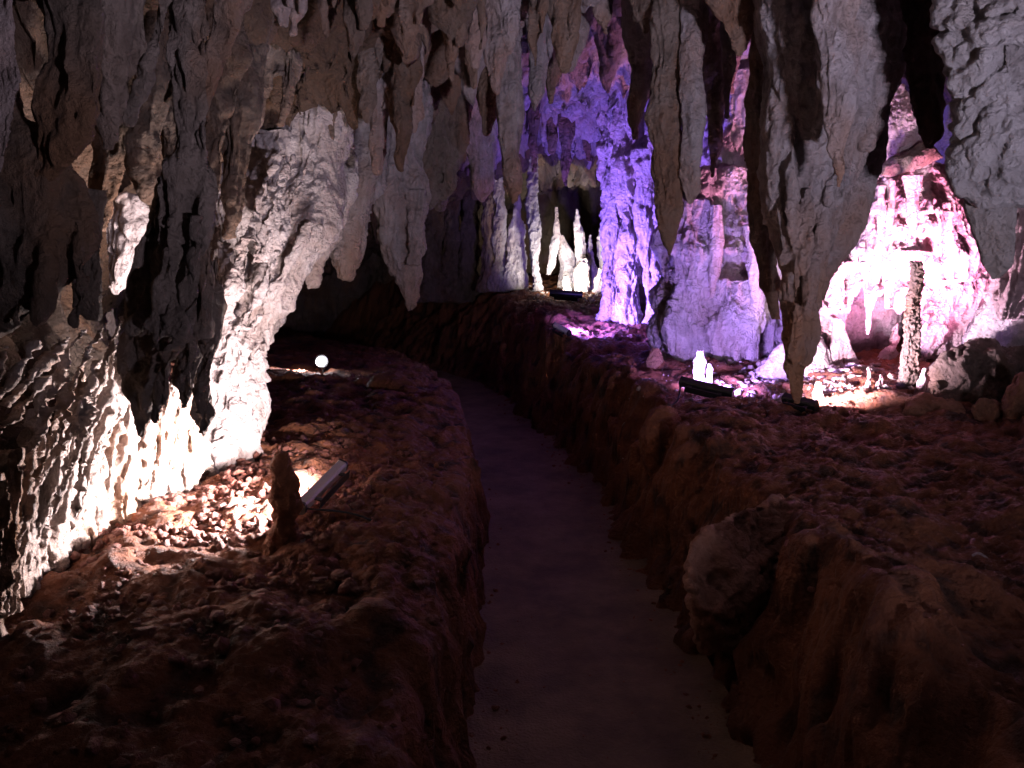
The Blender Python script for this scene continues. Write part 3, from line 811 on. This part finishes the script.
# violet wall column streak + violet flowstone
rock('limestone_column', 'white streaked small column on the violet wall', 'column', [
    ch(8.2, [(646, 150, 30), (645, 215, 20), (644, 250, 14), (648, 275, 10), (652, 300, 12), (652, 345, 26)], .8)], 'pale', DD(.5, saw=.03), .014)
for lab, px, Y, w in [('fluted violet column at the left end of the violet wall', 612, 8.6, 22), ('thick violet column beside the black slot', 630, 8.3, 26), ('violet column joining the wall to the great flowstone', 664, 7.7, 24)]:
    rock('limestone_column', lab, 'column', [ch(Y, [(px, 60, w * 1.5), (px, 150, w * 1.1), (px + 1, 220, w * .9), (px - 1, 290, w * .8), (px, 350, w * 1.3)], .8)], 'pale', DD(.8, saw=.05, flute=.04, sf=4), .014)
vf = empty('flowstone', P(722, 392, 6.6)); tag(vf, 'great violet flowstone mound with folded drapes in the right half', 'flowstone')
rock('mound', None, None, [
    ch(6.7, [(722, 170, 60), (722, 195, 100), (720, 230, 108), (722, 280, 120), (724, 330, 130), (722, 385, 140), (722, 410, 130)], .7),
    ch(6.35, [(692, 200, 36), (690, 250, 44), (692, 300, 36), (690, 312, 16)], .8), ch(6.4, [(688, 300, 40), (686, 350, 38), (688, 400, 40)], .8),
    ch(6.35, [(740, 280, 46), (738, 320, 60), (736, 360, 56), (734, 395, 50)], .8),
    ch(6.45, [(755, 215, 30), (764, 260, 32), (772, 310, 36), (772, 345, 34), (768, 375, 22)], .8)] + drips(80, 63, [(190, 722, 48), (230, 720, 56), (290, 722, 64), (350, 724, 68), (400, 722, 72)], 6.75, .38, (9, 30), (25, 110)),
    'pale', DD(.9, saw=.05, sf=2.4, flute=.05, ff=9, fz=.14, lump=.08), .0115, parent=vf)
rock('drapery', None, None, [ch(6.2, [(716, 205, 12), (716, 240, 16), (714, 275, 14), (712, 298, 5)], .8)], 'pale', DD(.35), .010, .5, parent=vf)
rock('drapery', None, None, [ch(6.2, [(752, 225, 16), (757, 270, 18), (756, 300, 16), (750, 345, 14), (752, 380, 12)], .8)], 'pale', DD(.4), .010, .1, parent=vf)
rock('spire', None, None, [ch(6.9, [(742, 70, 30), (740, 100, 26), (737, 130, 30), (735, 160, 44), (732, 200, 60)], .8)], 'pale', DD(.8, saw=.04), .012, parent=vf)

# small white stalagmites and mound by the right floodlight
def small(lab, Y, pts, mat='pale'):
    rock('stalagmite', lab, 'stalagmite', [ch(Y, pts, .85)], mat, DD(.28, lf=14, ff=22), .006, .1)
small('glowing white stalagmite standing behind the black floodlight', 5.45, [(699, 350, 7), (700, 362, 12), (698, 375, 11), (700, 392, 14)])
small('stumpy pale stalagmite right of the glowing one behind the floodlight', 5.45, [(709, 363, 5), (709, 372, 8), (708, 392, 11)])
small('tiny lone white stalagmite on the violet lit rubble', 5.6, [(753, 377, 5), (753, 386, 8), (753, 396, 9)])
small('short pink stalagmite right of the tip of the giant stalactite', 4.9, [(819, 382, 5), (819, 392, 9), (820, 408, 11)])
small('thin pink stalagmite between the forked pillar and the dark pillar', 4.95, [(869, 367, 4), (869, 380, 6), (868, 404, 9)], 'rose')
small('low rosy stalagmite left of the dark pillar', 4.95, [(881, 374, 4), (880, 386, 7), (879, 405, 10)], 'rose')
small('ragged violet stalagmite right of the dark pillar', 4.85, [(925, 368, 4), (923, 382, 8), (918, 412, 14)], 'rose')
rock('flowstone', 'smooth violet mound behind the tip of the giant stalactite', 'flowstone', [
    ch(5.7, [(806, 333, 26), (806, 350, 60), (800, 370, 90), (796, 395, 120), (794, 415, 130)], .6)], 'pale', DD(.4, flute=.006, saw=.004), .011)
rock('rounded_rock', 'small round grey rock on the lip behind the smooth violet mound', 'rock', [ball(783, 334, 6.2, 16, 18)], 'grey', DD(.3), .010)

# pink flowstone tower
pf = empty('flowstone', P(905, 400, 5.9)); tag(pf, 'tall pink and white flowstone tower with a dark niche at its foot', 'flowstone')
B = []
Yp = 5.9
B.append(ch(Yp + .15, [(905, 165, 60), (906, 185, 90), (905, 215, 118), (906, 245, 132), (906, 262, 140), (908, 280, 130)], .75))
B.append(ch(Yp + .2, [(945, 200, 60), (954, 240, 80), (956, 280, 90), (950, 320, 92), (940, 350, 84), (930, 375, 72), (920, 400, 64)], .7))
B.append(ch(Yp + .3, [(932, 165, 50), (945, 200, 66), (960, 250, 60), (980, 300, 50)], .7))
B.append(ch(Yp, [(842, 262, 40), (834, 280, 44), (833, 300, 36), (830, 322, 28), (829, 345, 22)], .8))
B.append(ch(Yp + .05, [(872, 255, 50), (868, 270, 46), (866, 284, 30)], .7))
B.append(ch(Yp + .1, [(978, 255, 40), (983, 285, 36), (978, 320, 26), (968, 350, 16)], .8))
B.append(ch(Yp - .1, [(905, 250, 60), (900, 280, 40), (898, 310, 24)], .7))
B += drips(75, 64, [(175, 908, 44), (215, 906, 60), (260, 908, 72), (290, 912, 74)], Yp + .15, .34, (6, 18), (20, 80))
B += drips(40, 65, [(250, 945, 42), (300, 942, 44), (370, 925, 40)], Yp + .2, .26, (6, 16), (20, 70))
B += drips(14, 66, [(250, 838, 22), (290, 832, 18), (330, 830, 14)], Yp, .12, (6, 14), (20, 50))
rock('mound', None, None, B, 'rose', DD(.8, saw=.022, sf=2.5, flute=.055, ff=14, fz=.1, lump=.06, lf=6, fine=.014, finef=22), .0095, parent=pf)
rock('niche_back', None, None, [ch(Yp + .55, [(872, 255, 80), (868, 320, 84), (866, 400, 90)], .25)], 'grey', DD(.7), .012, parent=pf)
rock('knob', None, None, [ch(Yp + .1, [(899, 85, 12), (900, 98, 28), (900, 118, 44), (898, 140, 46), (902, 165, 50)], .8)], 'rose', DD(.6, saw=.01, fine=.03, finef=30, flute=.01), .0095, parent=pf)
rock('ledge', None, None, [ch(Yp - .12, [(926, 142, 10), (924, 150, 26), (916, 158, 44), (900, 168, 40), (886, 176, 14)], .6)], 'brown', DD(.4), .010, parent=pf)
rock('drapery', None, None, [ch(Yp - .32, [(913, 175, 20), (913, 200, 14), (913, 222, 9), (913, 234, 3)], .7)], 'rose', DD(.3), .008, parent=pf)
rock('drapery', None, None, [ch(Yp - .3, [(882, 185, 8), (881, 215, 10), (878, 250, 8), (876, 262, 3)], .7), ch(Yp - .28, [(893, 180, 7), (891, 210, 8), (886, 240, 3)], .7)], 'rose', DD(.3), .008, parent=pf)
rock('hanging_spike', None, None, [ch(Yp - .1, [(871, 262, 26), (870, 290, 12), (868, 312, 8), (867, 335, 3)], .8)], 'pale', DD(.25), .007, parent=pf)
rock('forked_pillar', None, None, [ch(Yp - .15, [(838, 318, 10), (836, 345, 14), (834, 375, 18), (834, 408, 24)], .8), ch(Yp - .15, [(841, 322, 8), (846, 345, 10), (855, 370, 14), (861, 408, 20)], .8)],
     'rose', DD(.3, flute=.012), .008, parent=pf)
rock('low_ridge', None, None, [ch(Yp + .05, [(893, 345, 8), (888, 358, 20), (878, 368, 30), (872, 385, 50), (872, 410, 60)], .6)], 'pale', DD(.3), .008, parent=pf)
rock('limestone_column', 'dark spiky thin pillar in front of the pink flowstone tower', 'column', [
    ch(4.98, [(915, 262, 10), (915, 275, 11), (913, 310, 13), (910, 350, 17), (906, 385, 20), (902, 412, 26)], .85)], 'dark',
    DD(.35, fine=.022, finef=45, saw=.01), .007)  # dark stone stands for the shade on its near side
rock('flowstone', 'ragged pink and cream flowstone strip at the right edge beyond the boulders', 'flowstone', [
    ch(4.6, [(1040, 60, 60), (1036, 140, 44), (1030, 200, 40), (1026, 250, 44), (1022, 290, 50), (1020, 320, 54)], .8, ceil=True)], 'rose', DD(.6, saw=.05, sf=5), .010)

# boulders
def boulder(lab, Y, px, py, w, h, mat='clayrock', d=None, s=.5, vx=.009, extra=()):
    rock('boulder', lab, 'boulder', [ball(px, py, Y, w, h, d)] + [ball(*e) for e in extra], mat, dict(lump=.15 * s, lf=4 / s ** .5, fine=.018 * s, finef=16, scal=.02 * s, scf=9, vert=1), vx)
boulder('big brown boulder leaning against the foot of the pink flowstone tower', 4.65, 980, 385, 84, 80, 'dark', s=.9, extra=[(950, 400, 4.6, 60, 44), (1005, 372, 4.75, 60, 60)])
boulder('grey brown boulder at the right edge above the big brown one', 4.9, 1008, 335, 80, 80, 'grey')
boulder('rounded pale brown boulder at the right edge in front of the big one', 4.2, 1018, 405, 34, 70, 'clayrock')
boulder('small dark boulder wedged left of the rounded pale brown one', 4.3, 990, 410, 32, 30)
boulder('long low boulder buried in the slope below the pink flowstone tower', 4.5, 935, 415, 60, 40)
rock('boulder', 'reddish pale boulder on the right brink of the path, its top catching violet light', 'boulder',
     [('h', [P(686, 562, 2.70), P(700, 530, 2.78), P(735, 511, 2.90), P(796, 495, 3.2), P(815, 512, 3.15), P(784, 546, 2.9), P(748, 582, 2.68), P(712, 612, 2.6), P(692, 600, 2.63),
             P(700, 650, 2.85), P(740, 650, 2.8), P(790, 620, 2.95), P(710, 640, 3.1), P(820, 560, 3.4), P(760, 520, 3.4)])], 'redrock',
     dict(lump=.045, lf=5, fine=.022, finef=12, scal=.02, scf=8, vert=1), .0055)
boulder('small upright clay boulder on the right brink beyond the reddish pale one', 4.6, 662, 445, 46, 76, 'clay', .14, .4, .009)
boulder('low flat clay boulder at the brink left of the far turn of the path', gY(398, 388), 400, 384, 56, 24, 'clay', .25, .4, .012)
def stone(lab, px, py, w, h, mat='gravel', Y=None):
    y = gY(px, py)
    q = P(px, py, y)
    rock('stone', lab, 'stone', [('b', q + np.array([0, 0, .1 * h * SC(y)]), (w * SC(y) / 2, w * SC(y) * .4, h * SC(y) * .5))], mat, dict(lump=.012, lf=14, fine=.004, finef=50, vert=1), .004)
stone('white pebble like stone lying alone on the clay at the right', 980, 559, 20, 11, 'pale')
stone('small pale stone on the clay slope below the reddish boulder', 812, 590, 9, 6, 'gravel')
stone('pale stone beside the foot of the left floodlight', 300, 545, 16, 14, 'pale')
stone('small grey stone in the shadow behind the rusty brown stalagmite', 262, 438, 16, 8, 'gravel')
stone('white chip of stone on the dark clay below the lit gravel', 201, 571, 12, 8, 'pale')
stone('round reddish stone in front of the rusty brown stalagmite', 325, 588, 20, 14, 'clayrock')
stone('flat reddish stone on the clay right of the round one', 356, 585, 16, 12, 'clayrock')
stone('pinkish slanting stone by the violet lit ground', 655, 368, 16, 34, 'clayrock')
stone('pale topped stone on the right bank below the black floodlight', 690, 407, 10, 8, 'pale')

# gravel: stuff
def gravel(name, label, n, seed, sampler, mat, r0, r1, dmin=.12):
    r = np.random.default_rng(seed)
    bm = bmesh.new(); bmesh.ops.create_icosphere(bm, subdivisions=1, radius=1)
    bv = np.array([v.co[:] for v in bm.verts]); bf = np.array([[v.index for v in f_.verts] for f_ in bm.faces]); bm.free()
    pts = sampler(r, n)
    z, d = ground_height(pts[:, 0], pts[:, 1])
    keep = d > dmin
    z = np.maximum(z, path_z(pts[:, 1]) + .002)
    pts, z = pts[keep], z[keep]; n = len(pts)
    rad = r0 + (r1 - r0) * r.random(n) ** 5
    V = bv[None] * (rad[:, None, None] * (1 + .0 * bv[None])) * r.uniform(.6, 1.25, (n, 1, 3)) * r.uniform(.45, 1.4, (n, len(bv), 1))
    a = r.uniform(0, 6.28, n); ca, sa = np.cos(a)[:, None], np.sin(a)[:, None]
    X = V[:, :, 0] * ca - V[:, :, 1] * sa; Yv = V[:, :, 0] * sa + V[:, :, 1] * ca
    W = np.stack([X + pts[:, :1], Yv + pts[:, 1:2], V[:, :, 2] * .8 + (z + rad * .15)[:, None]], -1).reshape(-1, 3)
    Fc = (bf[None] + (np.arange(n) * len(bv))[:, None, None]).reshape(-1, 3)
    cav_ = np.repeat(r.uniform(.35, 1, n), len(bv))
    me = make_mesh(name, W, Fc, None, M[mat], {'cav': cav_, 'tip': np.repeat(r.uniform(0, .6, n), len(bv))}, smooth_=False)
    return tag(link(name, me), label, 'gravel', None, 'stuff')
gravel('gravel', 'loose reddish gravel and crumbs on the clay around the left floodlight', 9000, 4,
       lambda r, n: np.stack([-1.05 + .40 * r.normal(size=n), 3.2 + .72 * r.normal(size=n)], -1), 'gravel', .003, .030)
gravel('gravel', 'scattered crumbs of stone on the dark clay of both banks', 3200, 5,
       lambda r, n: np.stack([r.uniform(-1.9, 2.6, n), 1.3 + 6 * r.random(n) ** 1.4], -1), 'clay', .003, .020)
gravel('gravel', 'white rubble on the violet lit ground by the right floodlight', 2400, 6,
       lambda r, n: np.stack([1.95 + .42 * r.normal(size=n), 5.45 + .28 * r.normal(size=n)], -1), 'pale', .005, .034)
gravel('gravel', 'pale rubble around the far stalagmites', 500, 8,
       lambda r, n: np.stack([.9 + .35 * r.normal(size=n), 10.8 + .4 * r.normal(size=n)], -1), 'pale', .01, .04)

def edge_pts(r, n):
    y = 1.6 + 7 * r.random(n) ** 1.3; sd = np.where(r.random(n) < .5, -1, 1)
    return np.stack([path_cx(y) + sd * (path_hw(y) + .10 - np.abs(r.normal(size=n)) * .09), y], -1)
gravel('gravel', 'crumbled clay and grit along both edges of the path', 2600, 12, edge_pts, 'clay', .002, .016, dmin=-1)
gravel('gravel', 'sparse grit scattered over the path', 300, 13, lambda r, n: np.stack([.25 + .2 * r.normal(size=n), r.uniform(1.7, 6.5, n)], -1), 'clay', .001, .0055, dmin=-1)

# ------------------------------------------------------------------ lamps
def box_bm(bm, c, s, rot=None, bevel=.0):
    r = bmesh.ops.create_cube(bm, size=1)
    vs = r['verts']
    bmesh.ops.scale(bm, vec=s, verts=vs)
    if bevel:
        bmesh.ops.bevel(bm, geom=list({e for v in vs for e in v.link_edges}), offset=bevel, segments=2, affect='EDGES', profile=.6)
        vs = [v for v in bm.verts if v.index < 0 or v in bm.verts][-24 * 8:] if False else vs
    return vs

def part(name, build, mat, parent, sm=False):
    bm = bmesh.new(); build(bm)
    me = bpy.data.meshes.new(name); bm.to_mesh(me); bm.free(); me.materials.append(mat)
    if sm: me.polygons.foreach_set('use_smooth', np.ones(len(me.polygons), bool))
    return link(name, me, (0, 0, 0), parent)

def extr(bm, prof, x0, x1):
    """prof: closed (y,z) loop extruded along x"""
    a = [bm.verts.new((x0, y, z)) for y, z in prof]; b = [bm.verts.new((x1, y, z)) for y, z in prof]
    n = len(prof)
    for i in range(n): bm.faces.new((a[i], a[(i + 1) % n], b[(i + 1) % n], b[i]))
    bm.faces.new(a[::-1]); bm.faces.new(b)

def floodlight(label, centre, axis_dir, face_dir, length, body, lens, col, watts, spread, cable_end=None, lamp_size=None, light_off=.012, s=1.0):
    """bar floodlight: local x along the bar, local z where it shines"""
    e = empty('floodlight', centre); tag(e, label, 'floodlight', 'floodlights on the cave floor')
    z = Vector(face_dir).normalized(); x = Vector(axis_dir); x = (x - x.dot(z) * z).normalized(); y = z.cross(x)
    e.rotation_euler = Matrix((x, y, z)).transposed().to_euler()
    h = length / 2
    e.scale = (1, s, s)
    trough = [(-.034, .03), (-.040, .032), (-.044, .028), (-.036, -.022), (-.022, -.034), (.022, -.034), (.036, -.022), (.044, .028), (.040, .032), (.034, .03), (.026, .012), (-.026, .012)]
    part('housing', lambda bm: extr(bm, trough, -h, h), body, e)
    for s in (-1, 1):
        part('end_cap', lambda bm: extr(bm, [(y_ * 1.08, z_ * 1.08) for y_, z_ in trough[1:9]], s * h if s > 0 else -h - .012, s * h + .012 if s > 0 else -h), M['black'], e)
    part('lens', lambda bm: extr(bm, [(-.033, .020), (-.033, .026), (.033, .026), (.033, .020)], -h + .004, h - .004), lens, e)
    def br(bm):
        for s in (-1, 1):
            extr(bm, [(-.012, -.085), (-.012, -.020), (-.006, -.020), (-.006, -.085)], s * h * .6 - .012, s * h * .6 + .012)
        extr(bm, [(-.03, -.090), (-.03, -.085), (.03, -.085), (.03, -.090)], -h * .75, h * .75)
    part('bracket', br, M['black'], e)
    ld = bpy.data.lights.new('floodlight_beam', 'AREA'); ld.shape = 'RECTANGLE'; ld.size = length * .9; ld.size_y = .05
    ld.energy = watts; ld.color = col; ld.spread = math.radians(spread)
    lo = bpy.data.objects.new('floodlight_beam', ld); COL.objects.link(lo); lo.parent = e
    lo.location = (0, 0, .03 + light_off); lo.rotation_euler = (math.pi, 0, 0)
    if cable_end is not None:
        a = Vector(centre) - z * .03 - x * h
        b = Vector(cable_end)
        cu = bpy.data.curves.new('cable', 'CURVE'); cu.dimensions = '3D'; cu.bevel_depth = .006
        sp = cu.splines.new('BEZIER'); sp.bezier_points.add(2)
        mids = [a, (a + b) / 2 + Vector((.05, .03, 0)), b]
        for k, q in enumerate(mids):
            if k: q = Vector((q.x, q.y, gz_at(q.x, q.y) + .012))
            bp = sp.bezier_points[k]; bp.co = q; bp.handle_left_type = bp.handle_right_type = 'AUTO'
        cu.materials.append(M['rubber'])
        t = bpy.data.objects.new('cable', cu); COL.objects.link(t)
        dg = bpy.context.evaluated_depsgraph_get(); mm = bpy.data.meshes.new_from_object(t.evaluated_get(dg))
        bpy.data.objects.remove(t)
        co_ = link('cable', mm, (0, 0, 0), e); co_.matrix_parent_inverse = (Matrix.Translation(e.location) @ e.rotation_euler.to_matrix().to_4x4() @ Matrix.Diagonal((1, s, s, 1))).inverted()
    return e

glow_w = lamp_mat('lit_lens_warm_white', (1, .93, .85), 6)
glow_c = lamp_mat('lit_lens_cool_white', (.85, .8, 1), 6)
glow_v = lamp_mat('lit_lens_violet', (.6, .45, 1), 6)

# left floodlight
a, b = P(297, 526, 2.88), P(347, 486, 3.3)
c = (a + b) / 2; c[2] = gz_at(c[0], c[1]) + .075
floodlight('silver bar floodlight lying on the clay beside the rusty stalagmite, lighting the left wall', tuple(c), tuple(b - a), (-1, .12, .2), .44, M['alu'], glow_w,
           (1, .83, .83), 120, 160, cable_end=(c[0] + .45, c[1] - .2, 0), s=.6)
# right floodlight
Yr = gY(706, 400)
a, b = P(683, 385, Yr + .1), P(730, 400, Yr - .1)
c = (a + b) / 2; c[2] = gz_at(c[0], c[1]) + .07
floodlight('black bar floodlight in front of the violet flowstone on the right bank', tuple(c), tuple(b - a), (.6, .85, .5), .34, M['black'], glow_c,
           (.42, .26, 1.0), 55, 150, cable_end=(c[0] - .4, c[1] - .3, 0), s=.75)
# far floodlight
c = P(566, 291, 10.2); c[2] = gz_at(c[0], c[1]) + .07
floodlight('distant bar floodlight with a glowing strip below the far stalagmites', tuple(c), (1, 0, -.03), (.08, .85, .55), .40, M['black'], glow_w,
           (1, .93, .84), 34, 105)
# violet floodlight on the far bank
Yv = gY(562, 340)
a, b = P(549, 334, Yv + .1), P(575, 338, Yv - .1)
c = (a + b) / 2; c[2] = gz_at(c[0], c[1]) + .06
floodlight('small flat floodlight with a violet spark on the bank left of the violet wall', tuple(c), tuple(b - a), (1, .45, .8), .22, M['alu'], glow_v,
           (.27, .15, 1.0), 165, 160, s=.7)
# added pink light for the tower, hidden behind the point of the giant stalactite
c = P(800, 404, 4.7); c[2] = gz_at(c[0], c[1]) + .05
floodlight('added low fill floodlight, unseen behind the point of the giant stalactite', tuple(c), (.75, -.7, 0), (.80, .55, .48), .2, M['black'], glow_c,
           (1, .72, .95), 68, 100, s=.7)

c = P(955, 398, 5.05); c[2] = gz_at(c[0], c[1]) + .10  # added pink fill, unseen behind the boulder, lighting the tower
floodlight('added fill floodlight hidden behind the big brown boulder to light the pink flowstone tower', tuple(c), (1, .2, 0), (-.12, .95, 1.1), .34, M['black'], glow_c,
           (1, .36, .66), 80, 98, s=.7)

# round bulb on the far left bank
c = P(321, 367, gY(321, 374))
c[2] = gz_at(c[0], c[1]) + .11
bl = empty('spot_lamp', tuple(c)); tag(bl, 'small round spot lamp glaring white on the dark bank left of the path', 'lamp')
def bulb(bm):
    bmesh.ops.create_uvsphere(bm, u_segments=24, v_segments=14, radius=.044)
part('bulb', bulb, lamp_mat('glaring_bulb', (.93, .9, 1), 60), bl, True)
def reflector(bm):
    bmesh.ops.create_cone(bm, cap_ends=True, segments=24, radius1=.05, radius2=.062, depth=.08, matrix=Matrix.Translation((0, .07, 0)) @ Matrix.Rotation(math.radians(90), 4, 'X'))
part('reflector', reflector, M['black'], bl)
def spike(bm):
    bmesh.ops.create_cone(bm, cap_ends=True, segments=10, radius1=.008, radius2=.012, depth=.30, matrix=Matrix.Translation((0, .07, -.18)))
part('ground_spike', spike, M['black'], bl)
ld = bpy.data.lights.new('spot_lamp_beam', 'SPOT'); ld.energy = 300; ld.color = (.95, .85, 1); ld.spot_size = math.radians(70); ld.spot_blend = .5; ld.shadow_soft_size = .04
lo = bpy.data.objects.new('spot_lamp_beam', ld); COL.objects.link(lo); lo.parent = bl; lo.location = (-.07, -.04, 0)
lo.rotation_euler = Vector((-1, .05, -.22)).to_track_quat('-Z', 'Y').to_euler()

# added fill light behind the visitor that grazes the ceiling on the right
c = np.array([2.1, -.6, .95])
floodlight('added cool white fill light, unseen on the right bank behind the visitor', tuple(c), (1, .1, 0), (-.26, .85, .76), .35, M['black'], glow_c, (.86, .76, 1.0), 98, 98)

# ------------------------------------------------------------------ world, camera, render
w = bpy.data.worlds.new('World'); scene.world = w; w.use_nodes = True
bg = w.node_tree.nodes['Background']; bg.inputs[0].default_value = (1, .62, .44, 1); bg.inputs[1].default_value = .044
cam = bpy.data.cameras.new('camera'); cam.sensor_width = 36; cam.lens = F / 1024 * 36; cam.clip_end = 200; cam.clip_start = .05
co_ = bpy.data.objects.new('camera', cam); COL.objects.link(co_); co_.location = (0, 0, CAMZ); co_.rotation_euler = (math.radians(90) - PITCH, 0, 0)
scene.camera = co_
scene.view_settings.view_transform = 'Standard'; scene.view_settings.look = 'None'
scene.view_settings.exposure = 0; scene.view_settings.gamma = 1
cy = scene.cycles
cy.max_bounces = 5; cy.diffuse_bounces = 4; cy.glossy_bounces = 2; cy.use_denoising = True
cy.sample_clamp_indirect = 4
print('VERTS', TOT[0], 'Yr', Yr, 'Yv', Yv)
